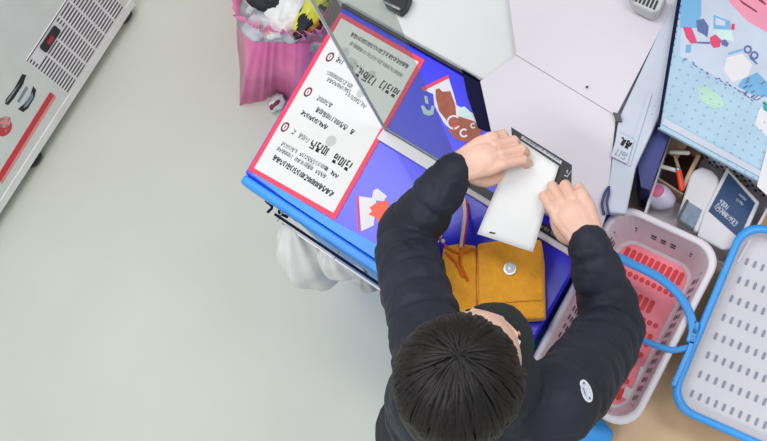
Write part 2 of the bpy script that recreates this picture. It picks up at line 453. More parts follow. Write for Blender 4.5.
# ------------------------------------------------------------------ worktops behind and to the right
t = thing('white_worktop', 'long white worktop running behind the blue cabinet', 'worktop', (-.72, 1.05, 0))
bm = NB(); box(bm, (-1.10, .613, .815), (-.37, 1.6, .855)); bevel(obj('top', bm, 'counter_white', t), .004)
bm = NB(); box(bm, (-1.08, .645, 0), (-.40, 1.58, .815)); obj('base', bm, 'cabinet_grey', t)
# white kiosk lid resting over cabinet and worktop
t = thing('white_appliance', 'flat white appliance with a seam and a small label, beyond the two hands', 'appliance', (-.45, .6, ZT))
zb = .878
bm = NB(); pprism(bm, [(491, 131), (480, 81), (516, 55), (616, 116), (606, 214), (596, 243), (540, 210), (506, 189)], ZT+.001, zb)
bevel(obj('front_cover', bm, 'box_white', t), .0015)
bm = NB(); pprism(bm, [(516.1, 54.7), (503, -45), (690, -45), (676, 0), (616.1, 115.7)], ZT+.001, zb)
bevel(obj('rear_cover', bm, 'box_white', t), .0015)
bm = NB(); pprism(bm, [(613, 112), (620, 114), (622, 121), (616, 121)], zb+.003, zb+.010); obj('latch', bm, 'ink', t)
bm = NB(); c = P(587, 87, zb+.0045); slab(bm, disc_pts(c, X, Y, .0026, .0026, 10), Z, .001); obj('screw', bm, 'black', t)
# pale side tray with label
o_ = thing('pale_blue_tray', 'narrow pale bluish plastic tray with a small black-lettered label, right of the white appliance', 'tray', P(630, 150, .86))
zs = .880
bm = NB(); pprism(bm, [(618.5, 119), (678.5, -10), (692, -10), (661, 112), (636, 166), (626, 214), (605, 212), (612, 160)], .861, zs)
bevel(obj('body', bm, 'pale_blue_white', o_), .003)
bm = NB(); pprism(bm, [(648, 92), (652, 94), (630, 166), (625, 164)], zs, zs+.003); obj('ridge', bm, 'pale_blue_white', o_)
bm = NB(); pprism(bm, [(618, 132), (634, 140), (627, 164), (611, 156)], zs+.006, zs+.0068)
a = P(618, 141, zs+.0073); b = P(632, 148, zs+.0073); ux = (b-a).normalized(); uy = Z.cross(ux)
glyphs(bm, P(617, 144, zs+.0073), ux, uy, 2, .026, .016, .0034, 1, 0, random.Random(2)); glyphs(bm, P(614, 155, zs+.0073), ux, uy, 2, .024, .016, .0016, 2, 0, random.Random(8))
obj('label_sticker', bm, ['pale_blue_white', 'ink_bold', 'screen_grey'], o_, recalc=False)
bm = NB(); tube(bm, catmull([P(604, 214, zs+.004), P(602, 204, zs+.006), P(605, 193, zs+.007), P(609, 187, zs+.006)], 12), .0028, 8)
tube(bm, catmull([P(609, 214, zs+.004), P(607, 203, zs+.006), P(609, 193, zs+.007), P(609, 187, zs+.006)], 12), .0022, 8)
o = obj('blue_pen', bm, 'navy', None, True); tag(o, 'thin navy plastic loop lying beside the right wrist', 'loop'); o.name = 'plastic_loop'

zc = .72
t = thing('wooden_counter', 'light tan wooden counter carrying the shopping baskets', 'counter', (0, .4, 0))
bm = NB(); prism(bm, [(-.150, .13), (.75, .13), (.75, 1.5), (-.36, 1.5), (-.34, .60), (cr1.x+.006, cr1.y), (-.290, .168)], zc-.035, zc)
bevel(obj('top', bm, 'tan_wood', t), .003)
bm = NB(); prism(bm, [(-.20, .18), (.72, .18), (.72, 1.46), (-.34, 1.46), (-.33, .62), (-.28, .4)], 0, zc-.035); obj('base', bm, 'cabinet_grey', t)

# small things on the far worktop
bm = NB(); pprism(bm, [(381, -6), (384, 3), (400, 12), (406, 6), (411, -6)], .856, .885)
t = thing('black_clip', 'black plastic clip lying on the white worktop at the top edge', 'clip', P(395, 2, .856))
bevel(obj('body', bm, 'black', t), .004)
bm = NB(); tube(bm, [P(384, 2, .888), P(399, 9, .888)], .003, 8); obj('bar', bm, 'silver', t)
zg = zb+.005
t = thing('ribbed_box', 'small grey ribbed box on the white appliance at the top edge', 'box', P(645, 0, zg))
bm = NB(); pprism(bm, [(628, -8), (634, 3), (652, 12), (660, 10), (668, -8)], zg, zg+.04); bevel(obj('body', bm, 'cabinet_grey', t), .006)
bm = NB()
for k in range(7):
    a = P(632+k*3.6, 0+k*1.6, zg+.0405); b = P(636+k*3.6, -9+k*1.6, zg+.0405); s = (b-a).normalized().cross(Z)*.0022
    slab(bm, [a-s, a+s, b+s, b-s], Z, .001)
obj('rib', bm, 'dark_slot', t)

# ------------------------------------------------------------------ picture board at the right
zk = .896
t = thing('picture_board', 'pale blue dotted display board with a printed picture of people, at upper right', 'board', P(715, 90, zc))
bm = NB(); pprism(bm, [(684, -30), (657, 127), (800, 203), (830, -30)], zk-.012, zk); bevel(obj('panel', bm, 'print_cyan', t), .002)
bm = NB(); pprism(bm, [(682, -30), (686, -30), (660, 127), (657, 127)], zk-.014, zk+.002); obj('edge_strip', bm, 'navy_dark', t)
bm = NB(); pprism(bm, [(665, 118), (662, 124), (792, 194), (792, 188)], zk, zk+.004); obj('bottom_strip', bm, 'pale_blue_white', t)
for sx, sy in ((700, -15), (674, 100), (800, 150)):
    q = P(sx, sy, zk); bm = NB(); box(bm, (q.x-.01, q.y-.01, .856 if q.x < -.35 else zc), (q.x+.01, q.y+.01, zk-.012)); obj('foot', bm, 'pale_blue_white', t)
bm = NB()
def pk(l, mi, k): slab(bm, zp(l, zk+.0004*k, 4.01, 660, 0), Z, .0004, mi)
pk([(85, -40), (85, 105), (80, 225), (400, 415), (560, 500), (560, -40)], 0, 0)
pk([(80, -40), (82, 112), (150, 112), (165, 60), (165, -40)], 1, 1)
pk([(262, -40), (275, 5), (350, 85), (430, 130), (560, 190), (560, -40)], 2, 1)
pk([(145, 82), (175, 75), (195, 105), (190, 150), (175, 138), (150, 125)], 3, 2)
pk([(92, 108), (125, 110), (140, 145), (150, 172), (125, 175), (105, 150)], 4, 2)
pk([(105, 180), (125, 178), (122, 210), (102, 212)], 1, 2)
pk([(200, 150), (222, 138), (245, 160), (240, 188), (215, 192), (202, 175)], 4, 2)
pk([(245, 162), (262, 158), (276, 175), (268, 188), (248, 180)], 3, 3)
pk([(150, 168), (200, 168), (200, 176), (150, 174)], 3, 2)
pk([(215, 60), (280, 85), (285, 118), (215, 115)], 1, 2)
pk([(222, 70), (262, 85), (262, 105), (222, 100)], 0, 3)
pk([(288, 95), (300, 97), (298, 120), (286, 118)], 5, 2)
pk([(215, 118), (285, 122), (298, 165), (250, 160), (215, 130)], 6, 1)
pk([(272, 212), (330, 195), (332, 202), (275, 220)], 1, 2)
for cx, cy, r_ in ((352, 198, 17), (378, 222, 17)):
    for k in range(12):
        a0 = k/12*2*math.pi; a1 = (k+1)/12*2*math.pi
        pk([(cx+r_*math.cos(a0), cy+r_*math.sin(a0)), (cx+r_*math.cos(a1), cy+r_*math.sin(a1)), (cx+r_*.55*math.cos(a1), cy+r_*.55*math.sin(a1)), (cx+r_*.55*math.cos(a0), cy+r_*.55*math.sin(a0))], 3, 2)
pk([(355, 215), (375, 238), (392, 255), (388, 258), (362, 236)], 3, 3)
pk([(270, 230), (330, 215), (370, 260), (350, 310), (290, 330), (255, 280)], 7, 1)
pk([(335, 315), (390, 290), (430, 330), (430, 390), (370, 380), (310, 345)], 1, 1)
for k in range(26):
    x = random.uniform(80, 420); y = 225+(x-80)*.58+random.uniform(-8, 8); pk([(x, y), (x+9, y+5), (x+7, y+8), (x-1, y+3)], 3, 3)
for k in range(14):
    x = random.uniform(330, 420); y = random.uniform(310, 400); pk([(x, y), (x+14, y-9), (x+16, y-6), (x+2, y+4)], 3, 3)
pk([(150, 355), (190, 345), (250, 395), (260, 430), (210, 435), (160, 400)], 8, 1)
pk([(400, 430), (500, 470), (560, 510), (560, 620), (440, 560), (380, 500)], 7, 1)
pk([(415, 405), (440, 420), (438, 455), (415, 440)], 9, 2)
pk([(300, -20), (330, 5), (390, 45), (386, 50), (330, 14)], 10, 2); pk([(390, -20), (425, 15), (422, 20), (395, 2)], 10, 2)
# the dotted holes
k = 0
for r in range(9):
    for c in range(16):
        x = 56+c*34-r*13; y = 262+c*21+r*33-40
        if x < 20-0.15*y+70*0 or y > 480+.62*x: continue
        pk([(x, y), (x+6, y+3), (x+4, y+8), (x-2, y+5)], 11, 2)
for r in range(10):
    pk([(82-r*5, 20+r*26), (88-r*5, 22+r*26), (87-r*5, 28+r*26), (80-r*5, 26+r*26)], 3, 2)
obj('picture', bm, ['print_pale', 'print_blue', 'print_pink', 'print_navy', 'print_magenta', 'red_print', 'print_mint', 'card_white', 'print_green', 'print_teal', 'ink_red', 'print_dot'], t)
# pale sheet at the very right edge
bm = NB(); pprism(bm, [(767, 148), (757, 186), (767, 195), (800, 210), (800, 160)], zk+.004, zk+.006)
tag(obj('price_card', bm, 'card_white'), 'blank pale card at the right edge, lying on the display board', 'card')

# ------------------------------------------------------------------ white perforated organiser with its contents
zo = .80
t = thing('organiser_tray', 'white perforated organiser tray holding the payment terminal and small sticks', 'tray', P(700, 200, zc))
O = [P(673, 126, zo), P(778, 190, zo), P(738, 262, zo), P(643, 220, zo)]
def inset(poly, d):
    c = sum(poly, V())/len(poly); return [p+(c-p).normalized()*d for p in poly]
bm = NB(); prism(bm, inset(O, .004), zc, zc+.004); obj('floor_plate', bm, 'basket_white', t).name = 'tray_bottom'
for i in range(4):
    a, b = O[i], O[(i+1) % 4]; n = Z.cross(b-a).normalized()*.005
    if i == 2: continue
    bm = NB(); prism(bm, [a, b, b-n, a-n] if False else [a-n*.5, b-n*.5, b+n*.5, a+n*.5], zc, zo)
    if i == 0:
        L = (b-a).length; uu = (b-a).normalized(); nn = n.normalized()
        for s in (-1, 1):
            for r in range(4):
                for k in range(int(L/.009)):
                    if (k+r) % 2: continue
                    q = a+uu*(k*.009+.003)+nn*(s*.0028); q = V((q.x, q.y, zc+.012+r*.016))
                    slab(bm, [q, q+uu*.006, q+uu*.006+Z*.010, q+Z*.010], nn*s, .0004, 1)
        n2 = n*1.6
        for k in range(int(L/.008)):                       # notched top flange
            q = a+uu*(k*.008+.002)
            for r in range(2):
                if (k+r) % 2: continue
                q2 = q-nn*(.0015+r*.004); q2 = V((q2.x, q2.y, zo)); slab(bm, [q2, q2+uu*.005, q2+uu*.005-nn*.003, q2-nn*.003], Z, .0005, 1)
    obj('tray_wall', bm, ['basket_white', 'slot_dark'], t)
bm = NB(); pprism(bm, [(659, 118), (672, 127), (650, 190), (641, 187), (638, 166)], zc+.004, .855)
tag(obj('navy_folder', bm, 'navy'), 'navy blue folder standing at the left of the organiser tray', 'folder')
# brown cardboard box
t = thing('cardboard_box', 'small open brown cardboard box holding sticks, in the organiser tray', 'box', P(680, 160, zc))
zx = .79
B = [P(673, 131, zx), P(703, 150, zx), P(683, 194, zx), P(655, 176, zx)]
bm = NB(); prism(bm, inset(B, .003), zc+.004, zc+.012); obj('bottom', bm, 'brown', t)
for i in range(4):
    a, b = B[i], B[(i+1) % 4]; n = Z.cross(b-a).normalized()*.0015
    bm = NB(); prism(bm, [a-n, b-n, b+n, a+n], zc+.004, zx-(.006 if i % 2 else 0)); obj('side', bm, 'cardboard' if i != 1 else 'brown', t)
bm = NB(); pprism(bm, [(673, 131), (690, 142), (678, 158), (664, 152)], zx-.004, zx-.001); obj('flap', bm, 'cardboard', t)
def stick(pts, r, mt, label, cat='stick', name='wooden_stick'):
    bm = NB(); tube(bm, pts, r, 10); tag(obj(name, bm, mt, None, True), label, cat)
stick([P(671, 152, .800), P(688, 153, .800)], .0045, 'stick_white', 'short cream stick lying across the top of the cardboard box')
stick([P(656, 165, .795), P(678, 171, .795)], .0045, 'stick_white', 'white stick sticking out left from the cardboard box')
stick([P(675, 156, .788), P(680, 173, .788)], .0035, 'stick_tan', 'thin tan stick leaning between the two pale sticks')
stick([P(698, 157, .790), P(682, 189, .790)], .0050, 'stick_tan', 'long tan stick along the right side of the cardboard box')
bm = NB(); tube(bm, [P(679, 172, .802), P(682, 188, .802)], .006, 12); t2 = thing('red_lighter', 'orange-red lighter at the lower corner of the cardboard box', 'lighter', P(680, 180, .79))
obj('body', bm, 'orange_red', t2, True); bm = NB(); tube(bm, [P(678, 169, .802), P(679, 171, .802)], .005, 10); obj('cap', bm, 'silver', t2, True)
# pouch with pink dot
def crumple_fn(seed, amt, sc_=3.0):
    return lambda l: 1+amt*noise.noise(l*sc_+V((seed, seed*1.7, seed*.3)))+amt*.5*noise.noise(l*sc_*2.5+V((seed, 2, 1)))
t = thing('clear_pouch', 'pale translucent pouch with a pink spot, below the cardboard box', 'pouch', P(660, 193, zc))
bm = NB(); ell(bm, P(659, 196, .765), (.040, .030, .026), (V((.86, -.05, 0)), V((.05, .9, 0)), Z), 28, 0, crumple_fn(4, .10, 1.2)); obj('pouch_body', bm, 'lilac_plastic', t, True)
bm = NB(); ell(bm, P(658, 191, .789), (.012, .014, .004), None, 16); obj('pink_spot', bm, 'pink_dot', t, True)

# payment terminal
zt1 = .80
t = thing('card_reader', 'white rounded card reader with a small grey screen, in the organiser tray', 'card reader', P(695, 200, zc))
bm = NB(); pprism(bm, [(690, 176), (694, 170), (702, 166), (712, 170), (719, 177), (719, 184), (698, 233), (676, 221)], zc+.005, zt1); bevel(obj('body', bm, 'card_white', t), .006, 3)
bm = NB(); pprism(bm, [(687.5, 201), (702, 210), (694, 229), (678, 219)], zt1, zt1+.002); s_ = obj('small_screen', bm, 'screen_grey', t)
bm = NB(); pprism(bm, [(686.5, 199), (689, 200.5), (679, 220), (676.5, 218.5)], zt1, zt1+.003); pprism(bm, [(679, 219), (694, 228.5), (693, 231), (677, 221)], zt1, zt1+.003)
obj('screen_bezel', bm, 'ink', t)
t = thing('payment_tablet', 'white-framed tablet with a dark blue screen, right of the card reader', 'tablet', P(730, 210, zc))
bm = NB(); pprism(bm, [(727, 167), (760, 202), (741, 247), (723, 250), (697, 236), (704, 212)], zc+.005, zt1+.004); bevel(obj('frame', bm, 'card_white', t), .004, 3)
bm = NB(); zt2 = zt1+.004; pprism(bm, [(728.5, 173), (755, 203), (739, 238), (708.5, 211)], zt2, zt2+.002)
ux = (P(739, 238, zt2)-P(708.5, 211, zt2)).normalized(); uy = Z.cross(ux)
rg2 = random.Random(11)
glyphs(bm, P(713, 208, zt2+.0026), ux, uy, 9, .055, .012, .0016, 1, 0, rg2); glyphs(bm, P(717, 203, zt2+.0026), ux, uy, 4, .022, .012, .0016, 1, 0, rg2)
glyphs(bm, P(735, 200, zt2+.0026), ux, uy, 4, .018, .006, .0012, 1, 0, rg2); glyphs(bm, P(738, 195, zt2+.0026), ux, uy, 4, .018, .005, .0012, 1, 0, rg2)
obj('screen', bm, ['screen_blue', 'print_pale'], t, recalc=False)

# ------------------------------------------------------------------ shopping baskets
def rr_ring(cx, cy, ex, ey, hw, hl, r, z, n=6):
    out = []
    for sx, sy, a0 in ((1, 1, 0), (-1, 1, 90), (-1, -1, 180), (1, -1, 270)):
        for k in range(n+1):
            an = math.radians(a0+k*90/n)
            p = ex*(cx+sx*(hw-r)+r*math.cos(an))+ey*(cy+sy*(hl-r)+r*math.sin(an)); out.append(V((p.x, p.y, z)))
    return out
def loft(bm, rings, mis):
    vr = [[bm.verts.new(p) for p in r] for r in rings]; n = len(vr[0])
    for i in range(len(vr)-1):
        for k in range(n):
            f = bm.faces.new((vr[i][k], vr[i][(k+1) % n], vr[i+1][(k+1) % n], vr[i+1][k])); f.material_index = mis[i]
    return vr
def basket(label, tl, tr, bl_hint, zrim, zbase, zfloor, length, body, basem, rim, slotm, rows, wallslots, cols, name='shopping_basket', handles=None, colsel=None):
    a = P(*tl, zrim); ex = V((math.cos(math.radians(tr[0])), math.sin(math.radians(tr[0])), 0)); W = tr[1]
    ey = Z.cross(ex).normalized(); L = length
    c = a+ex*W/2-ey*L/2
    t = thing(name, label, 'basket', (c.x, c.y, zbase), 'shopping baskets on the wooden counter')
    def R(hw, hl, r, z): return [V((c.x, c.y, 0))+p for p in rr_ring(0, 0, ex, ey, hw, hl, r, z)]
    hw, hl = W/2, L/2; d = zrim-zfloor; tp = .035*d/.12
    bm = NB()
    rings = [R(hw-tp-.012, hl-tp-.012, .03, zbase), R(hw-tp, hl-tp, .035, zbase+.004), R(hw-.010, hl-.010, .045, zrim-.014)]
    vr = loft(bm, rings, [0, 0]); bm.faces.new(vr[0][::-1])
    rings = [R(hw-.010, hl-.010, .045, zrim-.014), R(hw-.013, hl-.013, .043, zrim-.006), R(hw-tp-.004, hl-tp-.004, .034, zfloor+.006), R(hw-tp-.010, hl-tp-.010, .03, zfloor)]
    vr2 = loft(bm, rings, [0, 0, 0]); f = bm.faces.new(vr2[-1]); f.material_index = 1
    bmesh.ops.remove_doubles(bm, verts=bm.verts, dist=1e-5)
    # slots in the walls
    if wallslots:
        for side, (ua, va, half, off) in enumerate(((ex, ey, hw, hl), (-ex, -ey, hw, hl), (ey, -ex, hl, hw), (-ey, ex, hl, hw))):
            n = int(half*2/.020)
            for k in range(n):
                s = (k+.5)/n*2-1
                if abs(s) > .84: continue
                for (h0, h1) in ((.30, .36), (.44, .50), (.62, .68)) if side > 1 or abs(s) > .62 else ((.52, .58), (.42, .47)):
                    if (k % 4 == 3) and side < 2 and abs(s) <= .62: continue
                    def wp(uu, h): 
                        q = V((c.x, c.y, 0))+ua*uu+va*(off-.013-(tp-.009)*(1-h)-.0012); return V((q.x, q.y, zfloor+.006+(zrim-zfloor-.012)*h))
                    u0 = s*half; 
                    decal(bm, [wp(u0-.0055, h0), wp(u0+.0055, h0), wp(u0+.0055, h1), wp(u0-.0055, h1)], 3)
    # slots in the bottom
    iw, il = hw-tp-.018, hl-tp-.018
    for (v0, v1, sel) in rows:
        for k in range(cols):
            if sel and not (sel[0] <= k < sel[1]): continue
            u = -iw+(k+.5)/cols*2*iw; w = iw/cols*(.72 if slotm == 'slot_red' else .34)
            y0, y1 = il-v0*2*il, il-v1*2*il
            q = []
            for (sx, sy) in ((1, y0-w*.6), (0, y0), (-1, y0-w*.6), (-1, y1+w*.6), (0, y1), (1, y1+w*.6)):
                p = V((c.x, c.y, zfloor+.0008))+ex*(u+sx*w)+ey*sy; q.append(p)
            slab(bm, q, Z, .0006, 2)
    obj('body', bm, [body, basem, slotm, 'slot_dark'], t, False)
    bm = NB()
    rings = [R(hw-.012, hl-.012, .043, zrim-.016), R(hw, hl, .05, zrim-.014), R(hw+.001, hl+.001, .05, zrim-.003), R(hw-.003, hl-.003, .048, zrim), R(hw-.011, hl-.011, .043, zrim), R(hw-.0135, hl-.0135, .042, zrim-.004), R(hw-.012, hl-.012, .043, zrim-.016)]
    loft(bm, rings, [0]*6); obj('rim', bm, rim, t, True)
    return t, c, ex, ey, hw, hl
rows1 = [(.01, .11, None), (.16, .20, None), (.27, .37, (4, 8)), (.27, .37, (0, 3)), (.40, .44, None), (.48, .58, None), (.62, .66, None), (.69, .79, (1, 9)), (.82, .86, None), (.89, .98, None)]
t1, c1, ex1, ey1, hw1, hl1 = basket('white basket with pink slotted bottom and blue handles, beside the right sleeve', (617, 200), (5.5, .228), None, .835, zc, .732, .40,
    'basket_white', 'basket_pink', 'basket_white', 'slot_red', rows1, True, 10)
def band(pts, w, h, mt, parent, name='handle', n=40):
    bm = NB(); pts = catmull(pts, n); rings = []
    for i, p in enumerate(pts):
        tt = (pts[min(i+1, n)]-pts[max(i-1, 0)]); tt.z = 0; tt.normalize(); s = Z.cross(tt)*w
        rings.append([bm.verts.new(p+s*.5*q+Z*h*r) for q, r in ((-1, -.3), (-.8, -.5), (.8, -.5), (1, -.3), (1, .3), (.8, .5), (-.8, .5), (-1, .3))])
    for i in range(n):
        for k in range(8): bm.faces.new((rings[i][k], rings[i][(k+1) % 8], rings[i+1][(k+1) % 8], rings[i+1][k]))
    bm.faces.new(rings[0][::-1]); bm.faces.new(rings[-1])
    return obj(name, bm, mt, parent, True)
zh = .842
band([P(*q, zh) for q in ((585, 262), (612, 256), (634, 265), (658, 277), (677, 293), (689, 312), (693, 330), (690, 343))], .0165, .006, 'azure_rim', t1)['label'] = 'blue swing handle'
band([P(*q, zh-.004) for q in ((690, 347), (672, 350), (650, 343), (628, 333), (600, 318), (583, 300), (578, 284), (584, 272))], .0115, .006, 'azure_rim', t1)['label'] = 'thin blue swing handle'
band([P(*q, zh) for q in ((697, 322), (691, 345), (682, 366), (673, 386))], .010, .006, 'azure_rim', t1, 'hinge')['label'] = 'blue handle hinge along the rim'
rows2 = [(i*.118+.10, i*.118+.145, None) for i in range(8)]
t2, c2, ex2, ey2, hw2, hl2 = basket('pale grey basket with a wide blue rim and slotted base, at the right edge', (744, 217), (9.5, .26), None, .835, zc, .797, .40,
    'basket_grey', 'basket_grey', 'azure_rim', 'slot_grey', rows2, False, 13)
# slips of paper in the first basket
for px, lab in ((((641, 366), (652, 370), (647, 384), (636, 380)), 'small white slip lying in the middle of the pink basket bottom'), (((626, 386), (645, 395), (641, 407), (622, 397)), 'wider white slip in the lower end of the pink basket bottom')):
    bm = NB(); pprism(bm, px, .7345, .7355); tag(obj('paper_slip', bm, 'card_white'), lab, 'paper')
# blue bag end under the sleeve
bm = NB(); pprism(bm, [(583, 405), (600, 417), (614, 432), (606, 452), (570, 452)], zc, zc+.045)
o = tag(bevel(obj('blue_box', bm, 'azure_rim'), .006), 'small blue box between the right sleeve and the lower basket end', 'box')

# ------------------------------------------------------------------ orange pouch with its straps
zq = .895
t = thing('orange_bag', 'orange felt bag with a flap button, lying on the blue cabinet below the paper', 'bag', P(493, 280, ZT))
bm = NB(); pprism(bm, [(477, 243), (500, 240), (541, 239), (544, 262), (545, 318), (478, 322), (476, 280)], ZT+.0015, zq); bevel(obj('body', bm, 'orange_felt', t), .006, 3)
bm = NB(); pprism(bm, [(478, 250), (541, 247), (543, 300), (479, 304)], zq, zq+.004); bevel(obj('flap', bm, 'orange_felt', t), .002)
bm = NB(); pprism(bm, [(443, 246), (458, 243), (476, 245), (477, 284), (477, 322), (442, 322), (440, 275)], ZT+.0015, zq-.006); bevel(obj('side_pocket', bm, 'orange_felt', t), .006, 3)
bc = P(510, 269, zq+.004); bm = NB(); slab(bm, disc_pts(bc, X, Y, .0125, .0125, 24), Z, .004, 1); slab(bm, disc_pts(bc+Z*.004, X, Y, .0085, .0085, 20), Z, .002, 0); slab(bm, disc_pts(bc+Z*.006, X, Y, .003, .003, 12), Z, .001, 1)
obj('button', bm, ['paper', 'silver'], t)
for q in (((446, 252), (456, 262), (463, 276)), ((462, 249), (461, 264), (468, 280)), ((446, 247), (460, 253), (474, 249))):
    bm = NB(); tube(bm, catmull([P(x, y, zq-.002) for x, y in q], 12), .0030, 8); obj('drawstring', bm, 'orange_dark', t, True)
bm = NB(); tube(bm, catmull([P(464, 200, zq-.02), P(465, 215, zq-.01), P(463, 232, zq-.002), P(461, 246, zq-.004)], 16), .0042, 8, (Z, .4), 0)
tube(bm, catmull([P(466.5, 200, zq-.02), P(467.5, 215, zq-.01), P(465.5, 232, zq-.002), P(463.5, 246, zq-.004)], 16), .0018, 8, None, 1)
obj('strap', bm, ['strap_white', 'strap_red'], t, True)['label'] = 'pale strap with a red edge'
bm = NB(); tube(bm, catmull([P(438, 218, .875), P(436, 230, .88), P(441, 240, .89), P(446, 246, .89)], 12), .0026, 8); obj('red_cord', bm, 'strap_red', t, True)
for x, y in ((440, 236), (443, 241), (437, 241)):
    bm = NB(); ell(bm, P(x, y, .893), (.0042, .0042, .0042), None, 12); obj('bead', bm, 'paper', t, True)

# ------------------------------------------------------------------ person, leaning over the cabinet
head_c = P(468, 372, 1.40)
face_dir = (P(508, 300, 1.40)-head_c); face_dir.z = 0; face_dir.normalize()
pitch = math.radians(15)
hf = (face_dir*math.cos(pitch)-Z*math.sin(pitch)).normalized(); hs = hf.cross(Z).normalized(); hu = hs.cross(hf).normalized()
HF = (hs, hf, hu)
def hp(a, b, c): return head_c+hs*a+hf*b+hu*c
shL = P(446, 388, 1.22); elL = P(407, 240, .975); wrL = P(456, 169, 1.07)
shR = P(553, 402, 1.22); elR = P(611, 322, .965); wrR = P(588, 240, 1.05)
pel = V((-.30, -.06, .82)); chest = V((-.285, .0, 1.13)); neck0 = (shL+shR)/2+V((0, 0, .03))
person = thing('person', 'person in dark puffer jacket with short black hair, holding a white paper over the cabinet', 'person', (-.30, -.06, 0))
body = NB()
# trunk, neck, legs
tube(body, catmull([pel, (pel+chest)/2, chest, neck0-Z*.03], 14), lerpl([.10, .09, .09, .06], 14), 20, (Y, .72))
tube(body, [neck0-Z*.04, hp(0, -.03, -.05)], [.052, .045], 16)
hips = []
for s in (-1, 1):
    hip = pel+V((s*.075, 0, -.02)); kn = V((pel.x+s*.085, -.045, .44)); an = V((pel.x+s*.095, -.085, .07)); toe = V((pel.x+s*.105, .03, .03))
    hips.append((hip, kn, an, toe))
    tube(body, catmull([hip, kn, an], 12), lerpl([.078, .062, .05, .052, .034], 12), 14); tube(body, [an-Z*.01, toe], [.03, .026], 10)
for sh, el_, wr in ((shL, elL, wrL), (shR, elR, wrR)):
    tube(body, catmull([neck0-Z*.07, sh-Z*.015, (sh+el_)/2, el_, wr], 24), lerpl([.03, .034, .034, .034, .031, .026], 24), 14)
# head
ell(body, hp(0, 0, 0), (.071, .088, .100), HF, 28, 0, lambda l: 1-.06*max(0, -l.z)*abs(l.x))
ell(body, hp(0, .030, -.055), (.055, .055, .052), HF, 20)
tube(body, [hp(0, .080, .012), hp(0, .104, -.022)], [.008, .013], 12)      # nose
tube(body, [hp(-.014, .088, -.024), hp(.014, .088, -.024)], .007, 10)
tube(body, [hp(-.02, .080, -.052), hp(.02, .080, -.052)], .007, 10)        # lips
tube(body, [hp(-.034, .074, .026), hp(0, .080, .028), hp(.034, .074, .026)], .007, 10)   # brow ridge
for s in (-1, 1): ell(body, hp(s*.073, -.006, -.010), (.008, .018, .030), HF, 12)
# hands
nails = []
def hand(wr, f, s, u, size, curls, thumb, spread=.03, k_=1.0):
    """wr wrist, f towards the fingers, s towards the thumb, u out of the back of the hand"""
    f = f.normalized(); s = (s-f*s.dot(f)).normalized(); u = (u-f*u.dot(f)-s*u.dot(s)).normalized()
    def L(a, b, c): return wr+(f*a+s*b+u*c)*size
    fl = (u, .62)
    tube(body, [L(-.03, 0, 0), L(.012, .0, 0), L(.045, .004, 0)], [x*size for x in (.027, .030, .034)], 16, fl)
    for b in (.026, .009, -.009, -.025):
        tube(body, [L(.008, b*.6, 0), L(.050, b, .001), L(.076, b*1.08, 0)], [x*size for x in (.017, .015, .0118)], 12, (u, .8))
    lens = ((.040, .024, .019), (.044, .028, .020), (.041, .026, .019), (.032, .020, .017))
    for i, b in enumerate((.0285, .0095, -.0098, -.0275)):
        ang = spread*(1.5-i)*1.1; d = (f*math.cos(ang)+s*math.sin(ang)); th = 0
        p = L(.076-.003*abs(i-1), b*1.06, .002); pts = [p]; 
        for j in range(3):
            th += curls[i][j]; dd = d*math.cos(th)-u*math.sin(th)
            p = p+dd*lens[i][j]*size; pts.append(p)
        r = [x*size*(.92 if i == 3 else 1) for x in (.0102, .0098, .0092, .0080)]
        q = []; rq = []
        for j in range(3):
            for k in range(4): q.append(pts[j].lerp(pts[j+1], k/4)); rq.append(r[j]+(r[j+1]-r[j])*k/4+(.0005 if k == 0 else -.0002))
        q.append(pts[3]); rq.append(r[3]); tube(body, q, rq, 12)
        nu = u*math.cos(th)+d*math.sin(th); nails.append((pts[3]-dd*.004*size+nu*.0042*size, dd, nu, dd.cross(nu), size))
    p0 = L(.012, .019, -.012); p1 = p0+(f*thumb[0][0]+s*thumb[0][1]+u*thumb[0][2])*size; p2 = p1+(f*thumb[1][0]+s*thumb[1][1]+u*thumb[1][2])*size; p3 = p2+(f*thumb[2][0]+s*thumb[2][1]+u*thumb[2][2])*size
    tube(body, catmull([L(.0, .012, -.004), p0, p1, p2, p3], 16), [x*size for x in lerpl([.014, .016, .0135, .0105, .0078], 16)], 12)
fL = P(502, 149, 1.07)-wrL; fL.z = .004
hand(wrL+fL.normalized()*.008, fL, P(495, 190, 1.07)-P(485, 150, 1.07), Z+V((0, -.10, 0)), 1.02,
     [(.45, .90, .60), (.48, .92, .6), (.52, .95, .6), (.60, 1.0, .6)], [(.020, .010, -.028), (.026, .000, -.014), (.024, -.004, -.002)])
fR = P(559, 185, 1.05)-wrR; fR.z = .004
hand(wrR+fR.normalized()*.004, fR, P(540, 205, 1.05)-P(570, 205, 1.05), Z+V((.12, 0, 0)), 1.03,
     [(.55, .90, .6), (.42, .85, .6), (.52, .92, .6), (.70, 1.0, .6)], [(.020, .012, -.028), (.026, .002, -.014), (.022, -.004, -.004)])
o = obj('body', body, 'skin', person, True)
rm = o.modifiers.new('remesh', 'REMESH'); rm.mode = 'VOXEL'; rm.voxel_size = .0021; rm.use_smooth_shade = True
sm = o.modifiers.new('smooth', 'SMOOTH'); sm.factor = .5; sm.iterations = 3
for (c, d, nu, sd, sz) in nails:
    bm = NB(); ell(bm, c, (.0058*sz, .0046*sz, .0012*sz), (d, sd, nu), 12); n_ = obj('fingernail', bm, 'nail', o, True)
    pass
for s in (-1, 1):
    bm = NB(); ell(bm, hp(s*.031, .071, .006), (.0125, .011, .009), HF, 16, 0); ell(bm, hp(s*.031, .0808, .004), (.0055, .0025, .0055), HF, 12, 1)
    obj('eye', bm, ['eye_white', 'black'], person, True)
    bm = NB(); tube(bm, [hp(s*.014, .085, .027), hp(s*.029, .081, .031), hp(s*.043, .070, .027)], [.0028, .0034, .002], 8, (hf, .6)); obj('eyebrow', bm, 'hair', person, True)
